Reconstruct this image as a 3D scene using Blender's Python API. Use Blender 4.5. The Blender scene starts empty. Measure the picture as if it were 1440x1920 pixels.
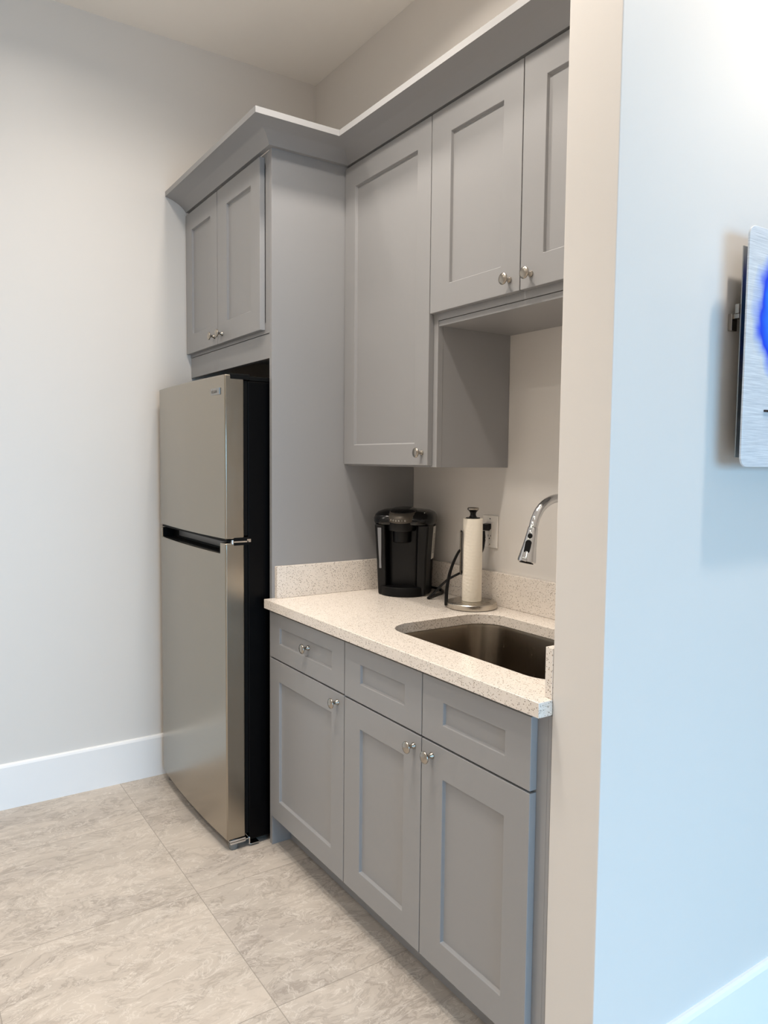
import bpy, bmesh, math, random
from mathutils import Vector, Matrix
random.seed(7)
SC = bpy.context.scene
COL = SC.collection
PI = math.pi

# ------------------------------------------------------------------ camera, world, light, exposure
def set_camera():
    F, W = 1390.8, 1440.0
    yaw, pitch, roll = (math.radians(v) for v in (56.2809, -3.9191, 0.5308))
    fwd = Vector((-math.sin(yaw) * math.cos(pitch), math.cos(yaw) * math.cos(pitch), math.sin(pitch)))
    r0 = Vector((math.cos(yaw), math.sin(yaw), 0)); u0 = r0.cross(fwd)
    r = r0 * math.cos(roll) + u0 * math.sin(roll)
    u = -r0 * math.sin(roll) + u0 * math.cos(roll)
    m = Matrix((r, u, -fwd)).transposed().to_4x4()
    m.translation = Vector((3.2499, -1.7523, 1.4079))
    cd = bpy.data.cameras.new('camera'); co = bpy.data.objects.new('camera', cd); COL.objects.link(co)
    cd.sensor_fit = 'HORIZONTAL'; cd.sensor_width = 36.0; cd.lens = F / W * 36.0
    cd.clip_start = 0.02
    co.matrix_world = m
    SC.camera = co
set_camera()

wd = bpy.data.worlds.new('sky'); SC.world = wd; wd.use_nodes = True
wd.node_tree.nodes['Background'].inputs[0].default_value = (0.55, 0.75, 1.0, 1)
wd.node_tree.nodes['Background'].inputs[1].default_value = 1.0

def area(name, loc, direction, size, power, color, shape='DISK', size_y=None, spread=PI):
    ld = bpy.data.lights.new(name, 'AREA'); ld.shape = shape; ld.size = size
    if size_y: ld.size_y = size_y
    ld.energy = power; ld.color = color; ld.spread = spread
    o = bpy.data.objects.new(name, ld); COL.objects.link(o)
    o.location = loc
    o.rotation_euler = Vector(direction).to_track_quat('-Z', 'Y').to_euler()
    return o

H = 3.194
CAN_POWER = 11.0
CAN_COL = (1.0, 0.91, 0.81)
for cx, cy, k, sp in ((0.70, -1.20, .28, 150), (1.30, -0.70, .95, 150), (1.75, -1.12, 1.2, 150), (1.55, -1.45, .45, 80), (0.75, -2.6, .45, 150), (1.9, -2.6, .45, 150), (3.3, -3.0, .2, 150), (0.75, -4.0, .5, 150), (1.9, -4.0, .4, 150), (3.3, -4.2, .3, 150),
                      (2.85, 0.0, 1.45, 150), (2.85, 1.6, .6, 150), (5.2, -3.8, 1.6, 75), (4.4, -3.6, 1.6, 75), (5.6, -1.6, .8, 75)):  # the narrow-beam ones are added fill, bouncing off the floor to lift the ceiling
    area('ceiling_downlight_and_fill', (cx, cy, H - 0.012), (0, 0, -1), 0.13, CAN_POWER * k, CAN_COL, spread=math.radians(sp))
area('daylight', (6.95, -0.5, 1.25), (-1, 0.0, -0.42), 3.2, 58, (0.28, 0.64, 1.0), 'RECTANGLE', 2.0, spread=math.radians(96))

SC.view_settings.view_transform = 'Standard'
SC.view_settings.look = 'None'
SC.view_settings.exposure = 0.28
SC.view_settings.gamma = 1.0
SC.view_settings.use_curve_mapping = False
SC.cycles.use_denoising = True
SC.cycles.max_bounces = 10
SC.cycles.diffuse_bounces = 6

# ------------------------------------------------------------------ materials
def lin(c):
    return tuple(((v / 255) / 12.92 if v / 255 <= .04045 else ((v / 255 + .055) / 1.055) ** 2.4) for v in c) + (1,)

class NT:
    def __init__(s, name):
        s.m = bpy.data.materials.new(name); s.m.use_nodes = True
        s.t = s.m.node_tree; s.n = s.t.nodes; s.l = s.t.links
        s.b = s.n['Principled BSDF']
    def node(s, typ, **kw):
        x = s.n.new(typ)
        for k, v in kw.items():
            if k.startswith('i_'):
                key = k[2:]
                x.inputs[int(key) if key.isdigit() else key.replace('_', ' ')].default_value = v
            else: setattr(x, k, v)
        return x
    def link(s, a, b): s.l.new(a, b)
    def set(s, **kw):
        for k, v in kw.items(): s.b.inputs[k.replace('_', ' ')].default_value = v
        return s
    def coords(s): return s.node('ShaderNodeTexCoord').outputs['Object']
    def math(s, op, a, b=None, c=None):
        x = s.node('ShaderNodeMath', operation=op)
        for i, v in enumerate((a, b, c)):
            if v is None: continue
            if isinstance(v, (int, float)): x.inputs[i].default_value = v
            else: s.link(v, x.inputs[i])
        return x.outputs[0]
    def mix(s, f, a, b, mode='MIX'):
        x = s.node('ShaderNodeMix', data_type='RGBA', blend_type=mode)
        for i, v in ((0, f), (6, a), (7, b)):
            if isinstance(v, (int, float)): x.inputs[i].default_value = v
            elif isinstance(v, tuple): x.inputs[i].default_value = v
            else: s.link(v, x.inputs[i])
        return x.outputs[2]
    def ramp(s, f, stops, interp='LINEAR'):
        x = s.node('ShaderNodeValToRGB'); x.color_ramp.interpolation = interp
        e = x.color_ramp.elements
        while len(e) < len(stops): e.new(0.5)
        for el, (p, c) in zip(e, stops):
            el.position = p; el.color = c if isinstance(c, tuple) else (c, c, c, 1)
        s.link(f, x.inputs[0]); return x.outputs[0]
    def bump(s, h, strength, dist):
        x = s.node('ShaderNodeBump'); x.inputs['Strength'].default_value = strength; x.inputs['Distance'].default_value = dist
        s.link(h, x.inputs['Height']); s.link(x.outputs[0], s.b.inputs['Normal'])
    def noise(s, vec, scale, detail=2, rough=.5, dist=0, out=0):
        x = s.node('ShaderNodeTexNoise'); x.inputs['Scale'].default_value = scale; x.inputs['Detail'].default_value = detail
        x.inputs['Roughness'].default_value = rough; x.inputs['Distortion'].default_value = dist
        s.link(vec, x.inputs['Vector']); return x.outputs[out]
    def mapping(s, vec, scale=(1, 1, 1), rot=(0, 0, 0), loc=(0, 0, 0)):
        x = s.node('ShaderNodeMapping'); x.inputs['Scale'].default_value = scale; x.inputs['Rotation'].default_value = rot; x.inputs['Location'].default_value = loc
        s.link(vec, x.inputs['Vector']); return x.outputs[0]

def plain(name, rgb, rough=.5, metal=0.0, spec=.5, coat=0.0):
    n = NT(name); n.set(Base_Color=lin(rgb), Roughness=rough, Metallic=metal, Specular_IOR_Level=spec, Coat_Weight=coat)
    return n.m

def paint(name, rgb, rough, bump_s=.05, bscale=350):
    n = NT(name); n.set(Roughness=rough, Specular_IOR_Level=.4)
    co = n.coords()
    v = n.noise(co, 3.0, 3)
    c = lin(rgb); lo = tuple(x * .985 for x in c[:3]) + (1,)
    n.link(n.mix(v, lo, c), n.b.inputs['Base Color'])
    n.bump(n.noise(co, bscale, 2), bump_s, .001)
    return n.m

def m_quartz():
    n = NT('speckled_quartz'); n.set(Roughness=.16, Specular_IOR_Level=.5)
    co = n.coords()
    base = n.mix(n.noise(co, 30, 4), lin((224, 215, 205)), lin((236, 228, 219)))
    def cells(scale, thr, seed):
        v = n.node('ShaderNodeTexVoronoi', feature='F1'); v.inputs['Scale'].default_value = scale
        n.link(n.mapping(co, loc=(seed, seed * 2, seed)), v.inputs['Vector'])
        sep = n.node('ShaderNodeSeparateColor'); n.link(v.outputs['Color'], sep.inputs[0])
        pick = n.math('GREATER_THAN', sep.outputs[0], thr)
        dot = n.math('LESS_THAN', v.outputs['Distance'], .36)
        return n.math('MULTIPLY', pick, dot), sep.outputs[1]
    a, va = cells(290, .80, 1.3)
    b, vb = cells(210, .87, 4.1)
    d, vd = cells(480, .80, 7.7)
    c = n.mix(d, base, lin((190, 176, 160)))
    c = n.mix(b, c, n.mix(vb, lin((150, 128, 100)), lin((205, 196, 185))))
    c = n.mix(a, c, n.mix(va, lin((75, 66, 58)), lin((150, 134, 116))))
    n.link(c, n.b.inputs['Base Color'])
    return n.m

def m_floor():
    n = NT('stone_look_tile'); n.set(Specular_IOR_Level=.4)
    co = n.coords()
    sx = n.node('ShaderNodeSeparateXYZ'); n.link(co, sx.inputs[0])
    tx = n.math('DIVIDE', n.math('SUBTRACT', sx.outputs[0], .392), .5975)
    ty = n.math('DIVIDE', n.math('ADD', sx.outputs[1], .958), .601)
    fx, fy = n.math('FRACT', tx), n.math('FRACT', ty)
    ex = n.math('MINIMUM', fx, n.math('SUBTRACT', 1.0, fx))
    ey = n.math('MINIMUM', fy, n.math('SUBTRACT', 1.0, fy))
    grout = n.math('LESS_THAN', n.math('MINIMUM', ex, ey), .0022)
    ids = n.node('ShaderNodeCombineXYZ'); n.link(n.math('FLOOR', tx), ids.inputs[0]); n.link(n.math('FLOOR', ty), ids.inputs[1])
    wn = n.node('ShaderNodeTexWhiteNoise', noise_dimensions='3D'); n.link(ids.outputs[0], wn.inputs['Vector'])
    off = n.node('ShaderNodeVectorMath', operation='MULTIPLY_ADD')
    n.link(wn.outputs['Color'], off.inputs[0]); off.inputs[1].default_value = (7, 7, 7); n.link(co, off.inputs[2])
    p = n.mapping(off.outputs[0], scale=(2.0, 1.0, 1), rot=(0, 0, -.35))
    warp = n.noise(p, 2.2, 4, .6, 0, 1)
    wv = n.node('ShaderNodeVectorMath', operation='MULTIPLY_ADD'); n.link(warp, wv.inputs[0]); wv.inputs[1].default_value = (.34, .34, 0); n.link(p, wv.inputs[2])
    big = n.noise(wv.outputs[0], 2.0, 6, .62, .6)
    fine = n.noise(wv.outputs[0], 16, 9, .74, .6)
    vein_n = n.noise(wv.outputs[0], 6.5, 9, .68, .8)
    vein = n.math('ABSOLUTE', n.math('SUBTRACT', vein_n, .5))
    veins = n.ramp(vein, [(0.0, 1.0), (.016, 0.0)])
    dark_n = n.noise(n.mapping(wv.outputs[0], loc=(5, 3, 1)), 4.4, 9, .72, .5)
    darks = n.ramp(n.math('ABSOLUTE', n.math('SUBTRACT', dark_n, .5)), [(0.0, 1.0), (.03, 0.0)])
    c = n.ramp(big, [(.28, lin((171, 161, 152))), (.46, lin((185, 175, 164))), (.62, lin((199, 188, 176))), (.8, lin((181, 171, 162)))])
    c = n.mix(n.ramp(fine, [(.40, 0.0), (.72, .5)]), c, lin((207, 197, 185)))
    c = n.mix(n.math('MULTIPLY', n.math('MULTIPLY', darks, n.ramp(big, [(.4, 1.0), (.62, .25)])), .7), c, lin((146, 135, 125)))
    c = n.mix(n.math('MULTIPLY', veins, n.math('MULTIPLY', fine, 1.3)), c, lin((220, 212, 202)))
    pid = n.node('ShaderNodeSeparateColor'); n.link(wn.outputs['Color'], pid.inputs[0])
    c = n.mix(n.math('MULTIPLY', pid.outputs[0], .12), c, lin((162, 158, 154)))
    c = n.mix(n.math('MULTIPLY', grout, .75), c, lin((140, 132, 122)))
    n.link(c, n.b.inputs['Base Color'])
    n.link(n.ramp(fine, [(0, .34), (1, .5)]), n.b.inputs['Roughness'])
    n.bump(n.math('SUBTRACT', n.math('MULTIPLY', fine, .35), grout), .25, .0015)
    return n.m

def m_brushed(name, rgb, rough, scale, amt=.06, aniso=0.0):
    n = NT(name); n.set(Metallic=1.0, Roughness=rough, Anisotropic=aniso)
    co = n.coords()
    v = n.noise(n.mapping(co, scale=scale), 40, 3, .6)
    c = lin(rgb)
    n.link(n.mix(v, tuple(x * (1 - amt) for x in c[:3]) + (1,), tuple(min(1, x * (1 + amt)) for x in c[:3]) + (1,)), n.b.inputs['Base Color'])
    n.link(n.math('ADD', rough - .05, n.math('MULTIPLY', v, .1)), n.b.inputs['Roughness'])
    n.set(Anisotropic_Rotation=.25 if aniso > .5 else 0.0)
    return n.m

def m_towel():
    n = NT('embossed_paper'); n.set(Base_Color=lin((243, 236, 222)), Roughness=.95, Specular_IOR_Level=.1)
    co = n.coords()
    w = n.node('ShaderNodeTexVoronoi', feature='SMOOTH_F1'); w.inputs['Scale'].default_value = 130; n.link(co, w.inputs['Vector'])
    r = n.node('ShaderNodeTexWave', wave_type='RINGS'); r.inputs['Scale'].default_value = 28; r.inputs['Distortion'].default_value = 6; n.link(co, r.inputs['Vector'])
    n.bump(n.math('ADD', w.outputs['Distance'], n.math('MULTIPLY', r.outputs['Fac'], .3)), .5, .0015)
    return n.m

def m_art():
    # brushed aluminium sheet with a blue bloom printed on it (object space: y along the wall, z up, origin at its corner)
    n = NT('printed_aluminium'); n.set(Metallic=.2, Roughness=.45)
    co = n.coords()
    sx = n.node('ShaderNodeSeparateXYZ'); n.link(co, sx.inputs[0])
    streak = n.noise(n.mapping(co, scale=(1, 3, 120)), 4, 4, .65)
    base = n.ramp(streak, [(.3, lin((196, 200, 206))), (.7, lin((240, 242, 245)))])
    warp = n.noise(co, 7, 3, .5)
    dy = n.math('DIVIDE', n.math('SUBTRACT', sx.outputs[1], .205), .195)
    dz = n.math('DIVIDE', n.math('SUBTRACT', sx.outputs[2], .335), .165)
    r = n.math('SQRT', n.math('ADD', n.math('MULTIPLY', dy, dy), n.math('MULTIPLY', dz, dz)))
    r = n.math('ADD', r, n.math('MULTIPLY', n.math('SUBTRACT', warp, .5), .9))
    blue = n.ramp(r, [(.0, lin((225, 250, 255))), (.45, lin((120, 220, 255))), (.62, lin((40, 130, 250))), (.78, lin((18, 70, 235))), (.95, lin((110, 160, 245)))])
    mask = n.ramp(r, [(.78, 1.0), (1.06, 0.0)])
    n.link(n.mix(mask, base, blue), n.b.inputs['Base Color'])
    return n.m

M = dict(
    wall=paint('wall_paint', (221, 217, 212), .42, .06, 260),
    ceil=paint('ceiling_paint', (246, 242, 236), .9, .05, 260),
    base=plain('white_trim_paint', (240, 240, 240), .32),
    cab=paint('grey_cabinet_paint', (149, 149, 150), .36, .02, 120),
    quartz=m_quartz(), floor=m_floor(),
    nickel=m_brushed('satin_nickel', (172, 165, 155), .25, (1, 1, 1), .03),
    steel=m_brushed('brushed_fridge_steel', (166, 158, 145), .24, (60, 1, .4), .02),
    sinksteel=m_brushed('brushed_sink_steel', (132, 122, 109), .25, (4, 4, 1), .01, .8),
    holder=m_brushed('brushed_holder_steel', (190, 184, 174), .28, (1, 1, 1), .03),
    chrome=plain('chrome', (215, 216, 218), .07, 1.0),
    alu=m_brushed('dull_aluminium', (165, 163, 160), .35, (1, 1, 20), .03),
    black=plain('black_satin', (8, 8, 9), .36, spec=.3),
    blackgloss=plain('black_gloss_plastic', (6, 6, 7), .14, spec=.4),
    blackmatte=plain('black_matte_plastic', (6, 6, 7), .5, spec=.2),
    fridgeblack=plain('black_fridge_side', (3, 3, 4), .35, spec=.12),
    gasket=plain('dark_gasket', (4, 4, 4), .6, spec=.15),
    pewter=plain('pewter_plastic', (92, 86, 78), .36, .5),
    recess=plain('charcoal_recess', (84, 82, 81), .3),
    strip=plain('smoky_water_window', (128, 130, 134), .25),
    white=plain('white_plastic', (236, 232, 226), .28),
    label=plain('white_paper', (232, 230, 224), .6),
    ink=plain('grey_ink', (110, 108, 104), .7),
    towel=m_towel(), card=plain('cardboard_core', (150, 120, 88), .9),
    art=m_art(), silvertext=plain('silver_print', (225, 220, 212), .3, .6),
    greyfoot=plain('grey_plastic', (120, 118, 114), .4),
    dark=plain('dark_bronze', (62, 48, 44), .4, .4),
)

# ------------------------------------------------------------------ mesh helpers
def mesh_obj(name, bm, mat, parent=None, bevel=0, smooth=None, segs=2):
    bmesh.ops.recalc_face_normals(bm, faces=bm.faces)
    me = bpy.data.meshes.new(name); bm.to_mesh(me); bm.free()
    if smooth:
        me.shade_smooth(); me.set_sharp_from_angle(angle=math.radians(smooth))
    o = bpy.data.objects.new(name, me); COL.objects.link(o)
    me.materials.append(mat)
    if parent is not None: o.parent = parent
    if bevel:
        b = o.modifiers.new('edge', 'BEVEL'); b.width = bevel; b.segments = segs; b.limit_method = 'ANGLE'; b.angle_limit = math.radians(40)
        b.harden_normals = False
    return o

def bx(bm, x0, x1, y0, y1, z0, z1):
    v = [bm.verts.new((x, y, z)) for z in (z0, z1) for y in (y0, y1) for x in (x0, x1)]
    for f in ((0, 1, 3, 2), (4, 6, 7, 5), (0, 4, 5, 1), (2, 3, 7, 6), (0, 2, 6, 4), (1, 5, 7, 3)):
        bm.faces.new([v[i] for i in f])

def box(name, x0, x1, y0, y1, z0, z1, mat, parent=None, bevel=0):
    bm = bmesh.new(); bx(bm, x0, x1, y0, y1, z0, z1)
    return mesh_obj(name, bm, mat, parent, bevel)

def lathe(bm, prof, segs=32, mat4=None):
    rings = []
    for r, z in prof:
        if r < 1e-6: rings.append([bm.verts.new((0, 0, z))])
        else: rings.append([bm.verts.new((r * math.cos(2 * PI * k / segs), r * math.sin(2 * PI * k / segs), z)) for k in range(segs)])
    for a, b in zip(rings, rings[1:]):
        for k in range(segs):
            k2 = (k + 1) % segs
            q = [a[k % len(a)], a[k2 % len(a)], b[k2 % len(b)], b[k % len(b)]]
            u = []
            for vv in q:
                if vv not in u: u.append(vv)
            if len(u) >= 3: bm.faces.new(u)
    if len(rings[0]) > 1: bm.faces.new(rings[0])
    if len(rings[-1]) > 1: bm.faces.new(rings[-1])
    if mat4 is not None:
        bmesh.ops.transform(bm, matrix=mat4, verts=[v for r in rings for v in r])

def loft(bm, loops, cap0=True, cap1=True):
    R = [[bm.verts.new(p) for p in l] for l in loops]
    n = len(R[0])
    for a, b in zip(R, R[1:]):
        for k in range(n): bm.faces.new((a[k], a[(k + 1) % n], b[(k + 1) % n], b[k]))
    if cap0: bm.faces.new(R[0])
    if cap1: bm.faces.new(R[-1])

def sweep(bm, pts, section, up=Vector((0, 0, 1)), radii=None):
    """closed section (list of (a,b)) along pts; b follows `up`-ish, a the side"""
    pts = [Vector(p) for p in pts]; loops = []
    for i, p in enumerate(pts):
        t = (pts[min(i + 1, len(pts) - 1)] - pts[max(i - 1, 0)]).normalized()
        side = t.cross(up)
        if side.length < 1e-4: side = t.cross(Vector((0, 1, 0)))
        side.normalize(); u2 = side.cross(t).normalized()
        k = radii[i] if radii else 1.0
        loops.append([p + side * a * k + u2 * b * k for a, b in section])
    loft(bm, loops)

def circle(r, n=16): return [(r * math.cos(2 * PI * k / n), r * math.sin(2 * PI * k / n)) for k in range(n)]

def smooth_path(ctrl, n=8):
    """Catmull-Rom through the control points"""
    c = [Vector(p) for p in ctrl]; out = []
    for i in range(len(c) - 1):
        p0, p1, p2, p3 = c[max(i - 1, 0)], c[i], c[i + 1], c[min(i + 2, len(c) - 1)]
        for k in range(n):
            t = k / n
            out.append(.5 * (2 * p1 + (p2 - p0) * t + (2 * p0 - 5 * p1 + 4 * p2 - p3) * t * t + (3 * p1 - p0 - 3 * p2 + p3) * t ** 3))
    out.append(c[-1]); return out

def rrect(x0, x1, y0, y1, r, n=8):
    pts = []
    for cx, cy, a in ((x1 - r, y1 - r, 0), (x0 + r, y1 - r, 90), (x0 + r, y0 + r, 180), (x1 - r, y0 + r, 270)):
        for k in range(n + 1):
            t = math.radians(a + 90 * k / n); pts.append((cx + r * math.cos(t), cy + r * math.sin(t)))
    return pts

def thing(name, label, cat, loc=(0, 0, 0), rz=0, group=None):
    o = bpy.data.objects.new(name, None); COL.objects.link(o)
    o.location = loc; o.rotation_euler = (0, 0, rz); o.empty_display_size = .05
    return tag(o, label, cat, group)
def tag(o, label, cat, group=None):
    o['label'] = label; o['category'] = cat
    if group: o['group'] = group
    return o
def struct(o): o['kind'] = 'structure'; return o

# parts are built in world coordinates and hung under an Empty standing at the thing's base
def adopt(root):
    inv = Matrix.Translation(root.location).inverted()
    for ch in root.children: ch.matrix_parent_inverse = inv

# ------------------------------------------------------------------ measured layout (metres)
XP = 0.838            # face of the fridge end panel
XE = 2.183            # inner face of the short partition
XS = 2.3133           # outer face of the partition
YS = -0.6126          # end of the partition
ZT = 0.914            # counter top
# ------------------------------------------------------------------ room shell
RX, RY0, RY1 = 7.0, -5.0, 4.5
struct(box('floor', -.1, RX + .1, RY0 - .1, RY1 + .1, -.1, 0, M['floor']))
struct(box('ceiling', -.1, RX + .1, RY0 - .1, RY1 + .1, H, H + .1, M['ceil']))
struct(box('wall_left', -.1, 0, RY0 - .1, .1, 0, H, M['wall']))
struct(box('wall_back', 0, XE, 0, .1, 0, H, M['wall']))
struct(box('wall_right', XE, XS, YS, RY1 + .1, 0, H, M['wall'], bevel=.002))
def wall_with_opening(name, axis, w0, w1, a0, a1, o0, o1, z0, z1):
    bm = bmesh.new()
    def put(p0, p1, q0, q1):
        if axis == 'x': bx(bm, w0, w1, p0, p1, q0, q1)
        else: bx(bm, p0, p1, w0, w1, q0, q1)
    put(a0, o0, 0, H); put(o1, a1, 0, H); put(o0, o1, 0, z0); put(o0, o1, z1, H)
    return struct(mesh_obj(name, bm, M['wall']))
wall_with_opening('wall_east', 'x', RX, RX + .1, RY0, RY1, -2.2, 1.2, .2, 2.3)
struct(box('wall_far', XS, RX, RY1, RY1 + .1, 0, H, M['wall']))
struct(box('wall_front', -.1, RX + .1, RY0 - .1, RY0, 0, H, M['wall']))
def window_frame(name, axis, w, o0, o1, z0, z1):
    bm = bmesh.new()
    def put(p0, p1, q0, q1):
        if axis == 'x': bx(bm, w + .02, w + .08, p0, p1, q0, q1)
        else: bx(bm, p0, p1, w + .02, w + .08, q0, q1)
    t = .05; m = (o0 + o1) / 2
    put(o0, o0 + t, z0, z1); put(o1 - t, o1, z0, z1); put(o0 + t, o1 - t, z0, z0 + t); put(o0 + t, o1 - t, z1 - t, z1); put(m - t / 2, m + t / 2, z0 + t, z1 - t)
    return struct(mesh_obj(name, bm, M['base']))
window_frame('window_1', 'x', RX, -2.2, 1.2, .2, 2.3)

def baseboard(name, axis, w, s, a0, a1, h=.183, t=.015):
    prof = [(0, 0), (t, 0), (t, h - .012), (t - .004, h - .004), (t - .009, h), (0, h)]
    bm = bmesh.new()
    def P(a, d, z): return (w + s * d, a, z) if axis == 'x' else (a, w + s * d, z)
    loft(bm, [[P(a0, d, z) for d, z in prof], [P(a1, d, z) for d, z in prof]])
    return struct(mesh_obj(name, bm, M['base']))
baseboard('baseboard_left', 'x', 0, 1, RY0, -.70)
baseboard('baseboard_right', 'x', XS, 1, YS + .0, RY1)
baseboard('baseboard_front', 'y', RY0, 1, .015, RX)

# ------------------------------------------------------------------ cabinet pieces
def shaker(name, x0, x1, z0, z1, px0, px1, pz0, pz1, yf, parent, depth=.0095, thick=.02):
    bm = bmesh.new(); c = .0025
    def loop(a0, a1, b0, b1, y): return [(a0, y, b0), (a1, y, b0), (a1, y, b1), (a0, y, b1)]
    loft(bm, [loop(x0, x1, z0, z1, yf + thick), loop(x0, x1, z0, z1, yf), loop(px0, px1, pz0, pz1, yf),
              loop(px0 + c, px1 - c, pz0 + c, pz1 - c, yf + depth), ], cap0=True, cap1=True)
    return mesh_obj(name, bm, M['cab'], parent, bevel=.0014)

def knob(x, z, yf, parent):
    bm = bmesh.new()
    prof = [(0, 0), (.0085, 0), (.0088, .002), (.0065, .005), (.0048, .010), (.0048, .015), (.007, .019), (.0125, .0215), (.0158, .0235), (.0162, .0255), (.0148, .0278), (.010, .0298), (.004, .0306), (0, .0308)]
    lathe(bm, prof, 28, Matrix.Translation((x, yf, z)) @ Matrix.Rotation(PI / 2, 4, 'X'))
    return mesh_obj('knob', bm, M['nickel'], parent, smooth=50)

# --- fridge-enclosure side panel
pan = tag(box('end_panel', XP - .020, XP, -.622, -.001, 0, 2.4865, M['cab'], bevel=.0012),
          'tall plain grey end panel between the fridge and the sink counter', 'cabinet panel')

# --- cabinet over the fridge
t = thing('wall_cabinet', 'grey cabinet with two small doors above the refrigerator', 'cabinet', (.41, -.30, 1.77))
box('cabinet_body', .001, XP - .0205, -.600, -.001, 1.858, 2.478, M['cab'], t)
bm = bmesh.new()
bx(bm, .001, .030, -.622, -.601, 1.856, 2.478); bx(bm, XP - .05, XP - .0205, -.622, -.601, 1.856, 2.478)
bx(bm, .030, XP - .05, -.622, -.601, 1.856, 1.895); bx(bm, .030, XP - .05, -.622, -.601, 2.445, 2.478)
bx(bm, .36, .40, -.622, -.601, 1.895, 2.445)
mesh_obj('face_frame', bm, M['cab'], t)
box('valance', .001, XP - .0205, -.620, -.600, 1.768, 1.8545, M['cab'], t, bevel=.001)
d = shaker('door', .006, .3745, 1.8686, 2.4655, .080, .300, 1.948, 2.390, -.642, t); knob(.345, 1.903, -.642, d)
d = shaker('door', .3785, .783, 1.8686, 2.4655, .475, .704, 1.948, 2.390, -.642, t); knob(.428, 1.903, -.642, d)
adopt(t)

# --- tall single-door wall cabinet
XC = 1.381
t = thing('wall_cabinet', 'tall single-door grey wall cabinet hanging above the coffee maker', 'cabinet', (1.1, -.15, 1.39))
box('cabinet_body', XP + .0005, XC, -.287, -.001, 1.390, 2.478, M['cab'], t, bevel=.001)
bm = bmesh.new()
bx(bm, XP + .0005, XP + .028, -.308, -.2875, 1.390, 2.478); bx(bm, XC - .030, XC + .001, -.308, -.2875, 1.390, 2.478)
bx(bm, XP + .028, XC - .030, -.308, -.2875, 1.390, 1.425); bx(bm, XP + .028, XC - .030, -.308, -.2875, 2.44, 2.478)
mesh_obj('face_frame', bm, M['cab'], t, bevel=.0008)
d = shaker('door', XP + .003, 1.3605, 1.3955, 2.4715, .912, 1.289, 1.466, 2.392, -.328, t); knob(1.343 - .012, 1.436, -.328, d)
adopt(t)

# --- double-door wall cabinet above the sink
t = thing('wall_cabinet', 'short two-door grey wall cabinet hanging above the sink', 'cabinet', (1.78, -.15, 1.83))
box('cabinet_body', XC + .0015, XE - .001, -.287, -.001, 1.846, 2.478, M['cab'], t)
bm = bmesh.new()
bx(bm, XC + .0015, XC + .030, -.308, -.2875, 1.848, 2.478); bx(bm, XE - .031, XE - .001, -.308, -.2875, 1.848, 2.478)
bx(bm, XC + .030, XE - .031, -.308, -.2875, 1.848, 1.885); bx(bm, XC + .030, XE - .031, -.308, -.2875, 2.44, 2.478)
bx(bm, 1.742, 1.782, -.308, -.2875, 1.885, 2.44)
mesh_obj('face_frame', bm, M['cab'], t)
box('bottom_panel', XC + .0015, XE - .001, -.290, -.001, 1.832, 1.8455, M['cab'], t)
box('light_rail', XC + .0015, XE - .001, -.306, -.2905, 1.830, 1.8465, M['cab'], t, bevel=.0008)
d = shaker('door', 1.3640, 1.7600, 1.8690, 2.4715, 1.4575, 1.685, 1.947, 2.392, -.328, t); knob(1.722, 1.904, -.328, d)
d = shaker('door', 1.7635, 2.155, 1.8690, 2.4715, 1.845, 2.072, 1.950, 2.396, -.328, t); knob(1.803, 1.904, -.328, d)
adopt(t)

# --- crown moulding: one mitred run
prof = [(0, 2.4820), (.017, 2.4820), (.019, 2.4855)]
for k in range(1, 11):
    f = k / 10; a = f * PI / 2
    cd_, cz_ = (1 - math.cos(a)), math.sin(a)
    prof.append((.019 + .083 * (.55 * f + .45 * cd_), 2.4855 + .0470 * (.55 * f + .45 * cz_)))
prof += [(.107, 2.5330), (.107, 2.5535), (0, 2.5535)]
bm = bmesh.new()
loft(bm, [[(.001, -.622 - d_, z) for d_, z in prof], [(XP + d_, -.622 - d_, z) for d_, z in prof],
          [(XP + d_, -.308 - d_, z) for d_, z in prof], [(XE - .001, -.308 - d_, z) for d_, z in prof]])
tag(mesh_obj('crown_molding', bm, M['cab'], smooth=35), 'grey cove crown molding running along the tops of the wall cabinets', 'molding')

# --- base cabinets
def base_body(t, x0, x1, toe0):
    bm = bmesh.new()
    bx(bm, x0, x1, -.590, -.545, .1195, .878); bx(bm, x0, x0 + .018, -.545, -.001, .1195, .878); bx(bm, x1 - .018, x1, -.545, -.001, .1195, .878)
    bx(bm, x0 + .018, x1 - .018, -.545, -.001, .1195, .1375)
    mesh_obj('cabinet_body', bm, M['cab'], t)
    box('toe_kick', toe0, x1, -.547, -.532, 0, .119, M['cab'], t)
t = thing('base_cabinet', 'grey base cabinet with a knobbed drawer over one door beside the refrigerator', 'cabinet', (1.10, -.3, 0))
base_body(t, XP + .001, 1.3640, XP + .001)
bm = bmesh.new()
bx(bm, XP + .001, XP + .03, -.612, -.5905, .1195, .878); bx(bm, 1.335, 1.364, -.612, -.5905, .1195, .878)
for z0, z1 in ((.1195, .15), (.690, .72), (.85, .878)): bx(bm, XP + .03, 1.335, -.612, -.5905, z0, z1)
mesh_obj('face_frame', bm, M['cab'], t)
d = shaker('drawer', XP + .002, 1.3630, .7065, .868, .919, 1.288, .764, .8215, -.632, t, depth=.008); knob(1.120, .794, -.632 + .008, d)
d = shaker('door', XP + .002, 1.3630, .1195, .7010, .916, 1.286, .193, .6275, -.632, t); knob(1.326, .672, -.632, d)
adopt(t)
t = thing('base_cabinet', 'wide grey sink base cabinet with two doors beneath the sink', 'cabinet', (1.77, -.3, 0))
base_body(t, 1.3650, XE - .010, 1.3645)
bm = bmesh.new()
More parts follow.
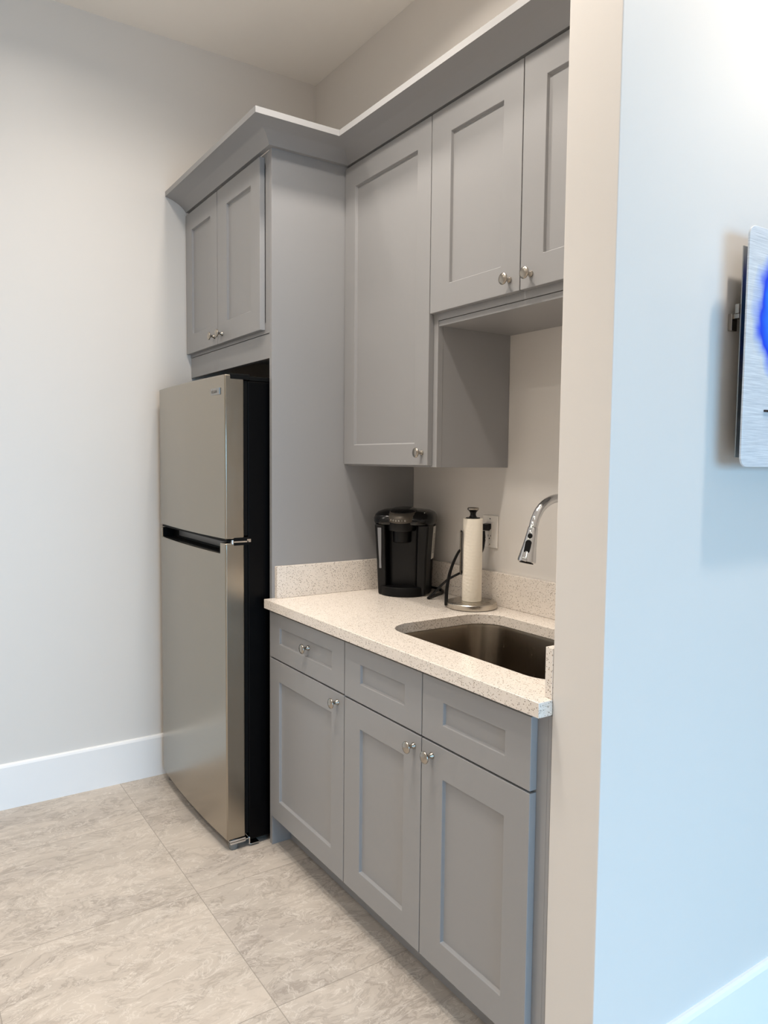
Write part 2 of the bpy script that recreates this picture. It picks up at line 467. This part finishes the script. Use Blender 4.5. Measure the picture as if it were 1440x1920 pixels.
bx(bm, 1.3650, 1.395, -.612, -.5905, .1195, .878); bx(bm, 1.735, 1.775, -.612, -.5905, .15, .878); bx(bm, 2.115, XE - .010, -.612, -.5905, .1195, .878)
for z0, z1 in ((.1195, .15), (.690, .72), (.85, .878)):
    for a, b in ((1.395, 1.735), (1.775, 2.115)): bx(bm, a, b, -.612, -.5905, z0, z1)
mesh_obj('face_frame', bm, M['cab'], t)
shaker('false_drawer_front', 1.3665, 1.7535, .7050, .868, 1.4545, 1.6770, .7605, .818, -.632, t, depth=.008)
shaker('false_drawer_front', 1.7565, 2.143, .7050, .868, 1.8420, 2.0630, .7570, .814, -.632, t, depth=.008)
d = shaker('door', 1.3665, 1.7535, .1195, .6995, 1.4545, 1.6755, .193, .6260, -.632, t); knob(1.722, .667, -.632, d)
d = shaker('door', 1.7565, 2.143, .1195, .6995, 1.8430, 2.0640, .197, .6190, -.632, t); knob(1.800, .667, -.632, d)
box('filler_strip', XE - .0095, XE - .0005, -.612, -.30, .0, .878, M['cab'], t)
adopt(t)

# ------------------------------------------------------------------ countertop with sink cut-out
SX0, SX1, SY0, SY1 = 1.420, 2.115, -.532, -.120
t = thing('countertop', 'speckled cream quartz countertop with a low backsplash over the base cabinets', 'countertop', (1.5, -.3, .881))
bm = bmesh.new()
outer = [(XP + .0008, -.654), (XE + .002, -.654), (XE + .002, YS - .001), (XE - .001, YS - .001), (XE - .001, -.001), (XP + .0008, -.001)]
inner = rrect(SX0, SX1, SY0, SY1, .095, 10)
edges = []
for lp in (outer, inner):
    vs = [bm.verts.new((x, y, ZT)) for x, y in lp]
    for a, b in zip(vs, vs[1:] + vs[:1]): edges.append(bm.edges.new((a, b)))
bmesh.ops.triangle_fill(bm, edges=edges, use_beauty=True)
for f in list(bm.faces):
    c = f.calc_center_median()
    if SX0 + .1 < c.x < SX1 - .1 and SY0 + .1 < c.y < SY1 - .1: bm.faces.remove(f)
r = bmesh.ops.extrude_face_region(bm, geom=list(bm.faces))
bmesh.ops.translate(bm, vec=(0, 0, -.033), verts=[g for g in r['geom'] if isinstance(g, bmesh.types.BMVert)])
mesh_obj('slab', bm, M['quartz'], t, bevel=.002, smooth=30)
box('backsplash', XP + .0008, XP + .0208, -.612, -.0215, ZT + .0003, 1.029, M['quartz'], t, bevel=.0012)
box('backsplash', XP + .0008, XE - .0225, -.021, -.001, ZT + .0003, 1.029, M['quartz'], t, bevel=.0012)
box('backsplash', XE - .022, XE - .001, YS - .0005, -.001, ZT + .0003, 1.022, M['quartz'], t, bevel=.0012)
adopt(t)

# ------------------------------------------------------------------ sink
t = thing('kitchen_sink', 'undermount stainless steel sink basin set into the quartz counter', 'sink', ((SX0 + SX1) / 2, -.326, .66))
bm = bmesh.new()
def sl(inset, z, r): return [(x, y, z) for x, y in rrect(SX0 - .004 + inset, SX1 + .004 - inset, SY0 - .004 + inset, SY1 + .004 - inset, r, 10)]
loft(bm, [sl(-.012, .8795, .11), sl(0, .8795, .099), sl(.003, .870, .097), sl(.008, .73, .092), sl(.014, .700, .088), sl(.028, .686, .08), sl(.05, .681, .07), sl(.13, .678, .05)], cap0=False)
o = mesh_obj('basin', bm, M['sinksteel'], t, smooth=50)
s = o.modifiers.new('wall', 'SOLIDIFY'); s.thickness = .0012; s.offset = -1
bm = bmesh.new(); lathe(bm, [(0, .6785), (.020, .6785), (.026, .681), (.040, .6815), (.043, .680), (.043, .6795), (0, .6788)][:6], 28, Matrix.Translation((1.77, -.30, 0)))
mesh_obj('drain', bm, M['chrome'], t, smooth=40)
adopt(t)

# ------------------------------------------------------------------ faucet
FX, FY = 1.775, -.070
t = thing('faucet', 'chrome gooseneck faucet with pull-down spray head curving over the sink', 'faucet', (FX, FY, ZT))
bm = bmesh.new(); lathe(bm, [(.028, ZT + .0005), (.028, ZT + .006), (.024, ZT + .010), (.021, ZT + .05), (.019, ZT + .11), (.0135, ZT + .125), (0, ZT + .125)], 28, Matrix.Translation((FX, FY, 0)))
mesh_obj('base', bm, M['chrome'], t, smooth=40)
ctrl = [(FX, FY, ZT + .12), (FX, FY, 1.14), (FX, FY - .001, 1.22)]
R = .098; cz = 1.228
for k in range(1, 9):
    a = PI * k / 9.0
    ctrl.append((FX, FY - R + R * math.cos(a), cz + .080 * math.sin(a)))
ctrl += [(FX, FY - 2 * R - .004, 1.2285)]
bm = bmesh.new(); sweep(bm, smooth_path(ctrl, 6), circle(.0125, 20), up=Vector((1, 0, 0)))
mesh_obj('spout', bm, M['chrome'], t, smooth=40)
tip = Vector((FX, FY - 2 * R - .004, 1.2285)); dirn = Vector((0, -.24, -1)).normalized()
rot = Vector((0, 0, 1)).rotation_difference(dirn).to_matrix().to_4x4()
mt = Matrix.Translation(tip) @ rot
bm = bmesh.new(); lathe(bm, [(.0128, 0), (.0140, .0015), (.0155, .020), (.0195, .055), (.0245, .086), (.0256, .092), (.0250, .097), (.021, .099), (0, .098)], 28, mt)
sh = mesh_obj('spray_head', bm, M['chrome'], t, smooth=40)
bm = bmesh.new(); lathe(bm, [(0, .0980), (.0195, .0992), (.0190, .1015), (0, .1020)], 24, mt); mesh_obj('spray_face', bm, M['blackmatte'], sh, smooth=40)
# buttons on the side of the head that faces the room
bd = Vector((.50, -.866, 0)).normalized()
def button(along, r_at, hl, w):
    c = tip + dirn * along
    nrm = (bd - dirn * bd.dot(dirn)).normalized(); side = dirn.cross(nrm).normalized()
    lo, hi = [], []
    for k in range(24):
        a = 2 * PI * k / 24
        px, py = w * math.cos(a), w * math.sin(a) + (hl if math.sin(a) > 0 else -hl)
        lo.append(c + nrm * (r_at - .006) + side * px + dirn * py); hi.append(c + nrm * (r_at + .0022) + side * px * .9 + dirn * py * .95)
    bm = bmesh.new(); loft(bm, [lo, hi]); return mesh_obj('button', bm, M['blackmatte'], sh, smooth=40)
button(.026, .0160, .0004, .0070); button(.057, .0195, .011, .0090)
bm = bmesh.new(); sweep(bm, [(FX + .015, FY, ZT + .085), (FX + .04, FY, ZT + .088), (FX + .065, FY - .01, ZT + .10), (FX + .10, FY - .03, ZT + .125)], circle(.006, 12))
mesh_obj('handle', bm, M['chrome'], t, smooth=40)
adopt(t)

# ------------------------------------------------------------------ refrigerator
FX0, FX1 = .0624, .804
t = thing('refrigerator', 'stainless top-freezer refrigerator with black sides in the cabinet alcove', 'refrigerator', (.43, -.4, 0))
bm = bmesh.new(); bx(bm, FX0 + .006, FX1 - .002, -.698, -.05, .022, 1.684); mesh_obj('cabinet_body', bm, M['fridgeblack'], t, bevel=.004)
bm = bmesh.new(); bx(bm, FX0 + .010, FX1 - .006, -.712, -.698, .05, 1.112); bx(bm, FX0 + .010, FX1 - .006, -.712, -.698, 1.14, 1.684); mesh_obj('door_gasket', bm, M['gasket'], t)
def bow(x):
    u = (x - (FX0 + FX1) / 2) / ((FX1 - FX0) / 2); return -.783 - .013 * (1 - u * u)
def door_slab(name, z0, z1, notch=None):
    xs = [FX0 + (FX1 - FX0) * k / 24 for k in range(25)]
    if notch:
        xs = sorted(set([x for x in xs if min(abs(x - notch[0]), abs(x - notch[1])) > .012] + [notch[0], notch[1]]))
    zs = [z0, z1] if not notch else [z0, notch[2], z1]
    bm = bmesh.new(); V = {}
    def v(x, z):
        if (x, z) not in V: V[(x, z)] = bm.verts.new((x, bow(x), z))
        return V[(x, z)]
    for a, b in zip(xs, xs[1:]):
        for c, d_ in zip(zs, zs[1:]):
            if notch and c == notch[2] and a >= notch[0] - 1e-6 and b <= notch[1] + 1e-6: continue
            bm.faces.new((v(a, c), v(b, c), v(b, d_), v(a, d_)))
    r = bmesh.ops.extrude_face_region(bm, geom=list(bm.faces))
    for g in r['geom']:
        if isinstance(g, bmesh.types.BMVert): g.co.y = -.7125
    return mesh_obj(name, bm, M['steel'], t, bevel=.0045, smooth=35, segs=3)
du = door_slab('freezer_door', 1.130, 1.7018)
dl = door_slab('fridge_door', .042, 1.1160, (.087, .757, 1.077))
# pocket handle in the top of the lower door
bm = bmesh.new()
bx(bm, .0875, .7565, -.776, -.713, 1.040, 1.0780)
bx(bm, .0875, .7565, -.735, -.713, 1.0765, 1.118)
bx(bm, .0872, .0900, -.781, -.735, 1.0765, 1.1175)
mesh_obj('pocket_handle', bm, M['gasket'], dl)
box('handle_insert', .17, .7555, -.7375, -.7352, 1.0870, 1.116, M['recess'], dl)
box('handle_top_trim', FX0 + .004, FX1 - .006, -.776, -.714, 1.1195, 1.1270, M['gasket'], t)
# badge
bd_ = box('badge', .680, .768, bow(.72) - .0016, bow(.72) + .004, 1.6345, 1.6585, M['alu'], du, bevel=.001)
def text(name, body, size, mat, parent, m4, extrude=.0003):
    cu = bpy.data.curves.new(name, 'FONT'); cu.body = body; cu.size = size; cu.align_x = 'CENTER'; cu.align_y = 'CENTER'; cu.extrude = extrude
    tmp = bpy.data.objects.new(name, cu); COL.objects.link(tmp)
    dg = bpy.context.evaluated_depsgraph_get(); me = bpy.data.meshes.new_from_object(tmp.evaluated_get(dg))
    bpy.data.objects.remove(tmp); me.transform(m4)
    o = bpy.data.objects.new(name, me); COL.objects.link(o); me.materials.clear(); me.materials.append(mat); o.parent = parent
    return o
text('lettering', 'vissani', .021, M['ink'], bd_, Matrix.Translation((.722, bow(.72) - .0019, 1.6475)) @ Matrix.Rotation(PI / 2, 4, 'X'))
# hinges
bm = bmesh.new(); bx(bm, .740, .8045, -.764, -.690, 1.6865, 1.706); bx(bm, .735, .800, -.690, -.60, 1.685, 1.700)
mesh_obj('top_hinge', bm, M['gasket'], t, bevel=.002)
mh = box('middle_hinge', .735, FX1 + .002, -.752, -.695, 1.107, 1.1345, M['gasket'], t, bevel=.001)
bm = bmesh.new(); bx(bm, .76, FX1 + .005, -.757, -.700, 1.1175, 1.1225); bx(bm, FX1 + .001, FX1 + .005, -.704, -.690, 1.1175, 1.1285)
lathe(bm, [(0, 1.113), (.006, 1.113), (.006, 1.127), (0, 1.127)], 16, Matrix.Translation((FX1 - .001, -.757, 0)))
mesh_obj('hinge_pin', bm, M['chrome'], mh, smooth=40)
bh = bmesh.new()
bx(bh, .745, FX1 + .001, -.770, -.700, .030, .0345); bx(bh, FX1 - .004, FX1 + .001, -.770, -.712, .0235, .0405); bx(bh, .770, FX1 + .002, -.700, -.695, .008, .036); bx(bh, FX1 - .03, FX1 + .004, -.695, -.66, .0075, .011)
lathe(bh, [(0, .024), (.007, .024), (.007, .046), (0, .046)], 16, Matrix.Translation((FX1 - .016, -.752, 0)))
mesh_obj('bottom_hinge', bh, M['chrome'], t, bevel=.0012)
def foot(x, y, mat):
    bm = bmesh.new(); lathe(bm, [(.014, .0), (.0165, .003), (.0165, .026), (.012, .0275), (0, .0275)], 24, Matrix.Translation((x, y, 0)))
    return mesh_obj('foot', bm, mat, t, smooth=40)
foot(FX1 - .020, -.752, M['greyfoot']); foot(FX0 + .030, -.752, M['greyfoot']); foot(FX1 - .06, -.12, M['gasket']); foot(FX0 + .06, -.12, M['gasket'])
box('toe_grille', FX0 + .02, FX1 - .05, -.70, -.69, .008, .040, M['gasket'], t)
adopt(t)

# ------------------------------------------------------------------ coffee maker
KO = (.996, -.152); KR = math.radians(42)
t = thing('coffee_maker', 'black single-serve coffee maker on the counter in front of the corner', 'coffee maker', (KO[0], KO[1], ZT + .0005), KR)
def sup(hw, yf, yb, z, e=3.2, n=44):
    cy, hy = (yf + yb) / 2, (yb - yf) / 2; out = []
    for k in range(n):
        a = 2 * PI * k / n; c, s_ = math.cos(a), math.sin(a)
        out.append((hw * math.copysign(abs(c) ** (2 / e), c), cy + hy * math.copysign(abs(s_) ** (2 / e), s_), z))
    return out
bm = bmesh.new()
loft(bm, [sup(.090, -.010, .084, 0, 4.5), sup(.092, -.012, .085, .004, 4.5), sup(.096, -.015, .087, .12, 4.5), sup(.1055, -.018, .089, .262, 4.5)])
body = mesh_obj('body', bm, M['blackmatte'], t, smooth=45)
for s_ in (-1, 1):   # the two front pillars beside the cup bay
    bm = bmesh.new()
    loft(bm, [[(s_ * .089, -.055, 0.001), (s_ * .056, -.058, 0.001), (s_ * .056, .02, 0.001), (s_ * .091, .02, 0.001)],
              [(s_ * .0935, -.062, .13), (s_ * .0585, -.066, .13), (s_ * .0585, .02, .13), (s_ * .0960, .02, .13)],
              [(s_ * .1020, -.066, .262), (s_ * .061, -.070, .262), (s_ * .061, .02, .262), (s_ * .1055, .02, .262)]])
    mesh_obj('pillar', bm, M['black'], t, bevel=.006, segs=3)
bm = bmesh.new()
loft(bm, [sup(.0560, -.030, .015, .03, 5), sup(.0600, -.034, .015, .262, 5)])
mesh_obj('cup_bay_back', bm, M['black'], t, smooth=45)
bm = bmesh.new()
def dloop(r, z, y1=-.02): return [(r * math.cos(PI + PI * k / 24), -.030 + r * .80 * math.sin(PI + PI * k / 24), z) for k in range(25)] + [(r, y1, z), (-r, y1, z)]
loft(bm, [dloop(.080, .0), dloop(.084, .003), dloop(.084, .030), dloop(.081, .034), dloop(.070, .0345), dloop(.068, .031)])
mesh_obj('drip_tray', bm, M['blackmatte'], t, smooth=35)
bm = bmesh.new()
for k in range(-5, 6):
    w = .058 * math.sqrt(max(0, 1 - (k / 6.5) ** 2)); bx(bm, -w, w, -.056 + k * .0045 - .0012, -.056 + k * .0045 + .0012, .031, .0342)
mesh_obj('tray_grille', bm, M['black'], t)
# head
bm = bmesh.new()
loft(bm, [sup(.1060, -.070, .090, .2585, 4), sup(.1100, -.078, .094, .263, 3.8), sup(.1135, -.082, .098, .272, 3.6), sup(.1140, -.080, .100, .285, 3.6), sup(.1115, -.073, .100, .296, 3.4), sup(.104, -.058, .096, .306, 3.2), sup(.086, -.036, .088, .313, 3), sup(.05, -.005, .07, .317, 2.4)])
head = mesh_obj('head', bm, M['blackgloss'], t, smooth=60)
# U-shaped pewter lid surround with its lettering, and the dark lid inside
def ell(rx, ry, cy, z0, slope, n=40):
    out = []
    for k in range(n):
        a = 2 * PI * k / n; x, y = rx * math.cos(a), cy + ry * math.sin(a); out.append((x, y, z0 + slope * y))
    return out
bm = bmesh.new()
LC = -.036   # the lid sits a little forward of the head's middle
loft(bm, [ell(.056, .062, LC, .288, .20), ell(.059, .065, LC, .292, .20), ell(.059, .065, LC + .001, .304, .20), ell(.055, .060, LC + .003, .314, .19), ell(.049, .053, LC + .005, .3185, .18)])
lid = mesh_obj('lid_surround', bm, M['pewter'], t, smooth=45)
bm = bmesh.new()
loft(bm, [ell(.0495, .053, LC + .006, .310, .18), ell(.0495, .053, LC + .006, .3200, .17), ell(.043, .046, LC + .008, .3225, .13), ell(.02, .022, LC + .010, .3240, .1)])
mesh_obj('lid', bm, M['blackgloss'], t, smooth=45)
for i, ch in enumerate('KEURIG'):
    a = -PI / 2 + (i - 2.5) * .19 - .12
    x, y = .0592 * math.cos(a), LC + .0005 + .0653 * math.sin(a); z = .2985 + .20 * y
    m4 = Matrix.Translation((x, y - .0002, z)) @ Matrix.Rotation(a + PI / 2, 4, 'Z') @ Matrix.Rotation(PI / 2 - .12, 4, 'X')
    text('lettering', ch, .0085, M['silvertext'], lid, m4, .0004)
# brew funnel below the head
bm = bmesh.new(); lathe(bm, [(.030, .196), (.033, .199), (.035, .238), (.050, .240), (.053, .245), (.054, .274), (0, .274)], 32, Matrix.Translation((-.002, -.042, 0)))
mesh_obj('brew_funnel', bm, M['black'], t, smooth=40)
# water window on the pillar, status lights, side label
bm = bmesh.new()
loft(bm, [[(-.0840, -.0618, .098), (-.0735, -.0631, .098), (-.0735, -.055, .098), (-.0840, -.055, .098)],
          [(-.0905, -.0678, .250), (-.0745, -.0697, .250), (-.0745, -.060, .250), (-.0905, -.060, .250)]])
mesh_obj('water_window', bm, M['strip'], t, bevel=.0025)
for k in range(4):
    bm = bmesh.new(); bmesh.ops.create_uvsphere(bm, u_segments=10, v_segments=6, radius=.0022, matrix=Matrix.Translation((.082 + .0022 * k, -.046 + .017 * k, .3065 + .0006 * k)))
    mesh_obj('button', bm, M['silvertext'], head, smooth=60)
bm = bmesh.new()
loft(bm, [[(.0950, .016, .130), (.0979, .016, .130), (.0975, .060, .130), (.0945, .060, .130)],
          [(.1005, .016, .252), (.1058, .016, .252), (.1054, .062, .252), (.1000, .062, .252)]])
lb = mesh_obj('side_label', bm, M['label'], t)
bm = bmesh.new()
for k in range(13):
    z = .152 + k * .0058; xx = .0979 + (z - .130) / .122 * .0079 + .0004
    bx(bm, xx - .0006, xx + .0002, .022, .022 + .030 * (.6 + .4 * random.random()), z, z + .0022)
mesh_obj('small_print', bm, M['ink'], lb)
# flat power cord: round the back corner, a loop on the counter, then up to the outlet
ki = Matrix.Translation((KO[0], KO[1], ZT + .0005)) @ Matrix.Rotation(KR, 4, 'Z'); ki = ki.inverted()
cz0 = ZT + .0045
path = smooth_path([(1.000, -.045, cz0 + .010), (1.040, -.034, cz0 + .010), (1.070, -.033, cz0 + .006), (1.084, -.040, cz0 + .003), (1.092, -.056, cz0), (1.118, -.105, cz0), (1.138, -.142, cz0),
                    (1.146, -.153, cz0 + .001), (1.151, -.150, cz0 + .006), (1.160, -.138, cz0 + .020), (1.200, -.110, cz0 + .070), (1.255, -.072, cz0 + .112),
                    (1.285, -.034, cz0 + .165), (1.296, -.028, cz0 + .21), (1.297, -.030, cz0 + .25)], 6)
bm = bmesh.new(); sweep(bm, [ki @ p for p in path], [(.0052, .0026), (.0032, .0042), (-.0032, .0042), (-.0052, .0026), (-.0052, -.0026), (-.0032, -.0042), (.0032, -.0042), (.0052, -.0026)])
cord = mesh_obj('power_cord', bm, M['black'], t, smooth=50)
bm = bmesh.new()
pl = [[(1.284, -.0085, 1.168), (1.304, -.0085, 1.168), (1.312, -.0085, 1.176), (1.312, -.0085, 1.194), (1.284, -.0085, 1.194)],
      [(1.285, -.030, 1.170), (1.303, -.030, 1.170), (1.310, -.030, 1.177), (1.310, -.030, 1.192), (1.285, -.030, 1.192)]]
loft(bm, [[ki @ Vector(p) for p in l] for l in pl]); mesh_obj('plug', bm, M['black'], cord, bevel=.002)

# ------------------------------------------------------------------ wall outlet
t = thing('power_outlet', 'white double wall outlet with screwed plate above the backsplash', 'outlet', (1.303, 0, 1.165))
box('cover_plate', 1.265, 1.341, -.0062, -.0008, 1.109, 1.222, M['white'], t, bevel=.0022)
rc = box('receptacle', 1.2865, 1.3195, -.0082, -.0055, 1.132, 1.199, M['white'], t, bevel=.0008)
bm = bmesh.new()
for x, w, h in ((1.2965, .0022, .0075), (1.3095, .0022, .0062)): bx(bm, x - w / 2, x + w / 2, -.0085, -.0075, 1.151 - h / 2, 1.151 + h / 2)
lathe(bm, [(0, 0), (.0024, 0), (.0024, .001), (0, .001)], 12, Matrix.Translation((1.303, -.0075, 1.1415)) @ Matrix.Rotation(PI / 2, 4, 'X'))
mesh_obj('socket_slot', bm, M['blackmatte'], rc)
for z in (1.1205, 1.2105):
    bm = bmesh.new(); lathe(bm, [(0, 0), (.0030, 0), (.0026, .0009), (0, .0012)], 14, Matrix.Translation((1.303, -.0061, z)) @ Matrix.Rotation(PI / 2, 4, 'X')); mesh_obj('screw', bm, M['nickel'], t, smooth=40)
adopt(t)

# ------------------------------------------------------------------ paper towel holder and roll
PX, PY = 1.336, -.1125
t = thing('paper_towel_holder', 'brushed steel paper towel holder with curved black arm beside the coffee maker', 'paper towel holder', (PX, PY, ZT + .0004), math.atan2(-.832, -.555))
# local +x points along the counter towards the arm
bm = bmesh.new(); lathe(bm, [(.080, 0), (.0855, .002), (.0860, .005), (.0860, .0175), (.0840, .0200), (.078, .0212), (.030, .0225), (0, .0225)], 56); mesh_obj('base', bm, M['holder'], t, smooth=35)
bm = bmesh.new(); lathe(bm, [(.006, .0225), (.006, .310), (0, .310)], 16); mesh_obj('post', bm, M['nickel'], t, smooth=40)
bm = bmesh.new(); lathe(bm, [(.024, .3040), (.024, .3065), (.014, .3075), (.0105, .312), (.0095, .319), (.012, .326), (.0175, .3310), (0, .3310)], 28); kn = mesh_obj('knob', bm, M['black'], t, smooth=40)
bm = bmesh.new(); lathe(bm, [(.0175, .3312), (.0195, .333), (.0195, .338), (.0168, .3405), (0, .3415)], 28); mesh_obj('knob_cap', bm, M['nickel'], kn, smooth=40)
arm = smooth_path([(.0868, 0, .006), (.0868, 0, .03), (.084, 0, .07), (.076, 0, .115), (.063, 0, .155), (.048, 0, .187), (.0415, 0, .196)], 6)
bm = bmesh.new(); sweep(bm, arm, [(-.011, -.0058), (.011, -.0058), (.011, .0058), (-.011, .0058)], up=Vector((1, 0, .01)), radii=[1.0 - .45 * k / (len(arm) - 1) for k in range(len(arm))])
mesh_obj('arm', bm, M['black'], t, bevel=.001)
tb = box('tension_bar', .0362, .0400, -.013, .013, .112, .262, M['black'], t, bevel=.001)
box('bar_face', .0402, .0418, -.0125, .0125, .116, .258, M['nickel'], tb)
tag(thing('paper_towel_roll', '', ''), 'nearly finished roll of embossed white paper towel standing on the steel holder', 'paper towel')
roll = bpy.data.objects['paper_towel_roll']; roll.location = (PX, PY, ZT + .0234); roll.rotation_euler = (0, 0, math.atan2(-.832, -.555))
bm = bmesh.new()
n = 64; lp = []
rr = [.0335 - .0008 * (k / n) for k in range(n)]
def ringz(z, rs): return [(rs[k] * math.cos(2 * PI * k / n), rs[k] * math.sin(2 * PI * k / n), z) for k in range(n)]
loft(bm, [ringz(.002, [.021] * n), ringz(.0, [.0225] * n), ringz(.0, [r - .0006 for r in rr]), ringz(.001, rr), ringz(.279, rr), ringz(.2802, [r - .0006 for r in rr]), ringz(.2802, [.0225] * n), ringz(.278, [.021] * n)], cap0=False, cap1=False)
mesh_obj('paper', bm, M['towel'], roll, smooth=50)
bm = bmesh.new()
loft(bm, [ringz(.0, [.0195] * n), ringz(.0, [.0215] * n), ringz(.2795, [.0215] * n), ringz(.2795, [.0195] * n), ringz(.0, [.0195] * n)], cap0=False, cap1=False)
mesh_obj('core', bm, M['card'], roll, smooth=40)
bm = bmesh.new()   # the loose last sheet, standing slightly off the roll
arc = [math.radians(a) for a in range(196, 246, 5)]
o_ = [(.0338 + .0042 * (k / 9) ** 1.5) for k in range(10)]
sec = [(o_[k] * math.cos(a), o_[k] * math.sin(a)) for k, a in enumerate(arc)] + [((o_[k] + .0007) * math.cos(a), (o_[k] + .0007) * math.sin(a)) for k, a in reversed(list(enumerate(arc)))]
loft(bm, [[(x, y, .002) for x, y in sec], [(x, y, .278) for x, y in sec]])
mesh_obj('loose_sheet', bm, M['towel'], roll, smooth=40)

# ------------------------------------------------------------------ wall art beside the kitchenette
t = thing('wall_art', 'brushed metal wall art with a blue bloom mounted on the bright side wall', 'wall art', (XS, -.276, 1.403))
YA = -.276
bm = bmesh.new()
lp = rrect(0, .52, 0, .495, .022, 8)
loft(bm, [[(.056, y, z) for y, z in lp], [(.0605, y, z) for y, z in lp]])
fp = mesh_obj('front_panel', bm, M['art'], t, bevel=.0008)
bm = bmesh.new(); bx(bm, .024, .0265, .036, .485, .020, .465); mesh_obj('back_plate', bm, M['alu'], t, bevel=.0004)
for y in (.10, .42):
    for z in (.10, .39):
        bm = bmesh.new(); lathe(bm, [(.010, .0270), (.010, .0555)], 16, Matrix.Translation((0, y, z)) @ Matrix.Rotation(PI / 2, 4, 'Y')); mesh_obj('standoff', bm, M['chrome'], t, smooth=40)
bm = bmesh.new(); bx(bm, .0008, .0235, .034, .050, .315, .325); bx(bm, .0008, .010, .030, .050, .290, .326); bx(bm, .014, .0235, .032, .050, .325, .345); mesh_obj('hanging_bracket', bm, M['nickel'], t, bevel=.001)
box('printed_bar', .0606, .0640, .078, .442, .117, .1215, M['dark'], t)
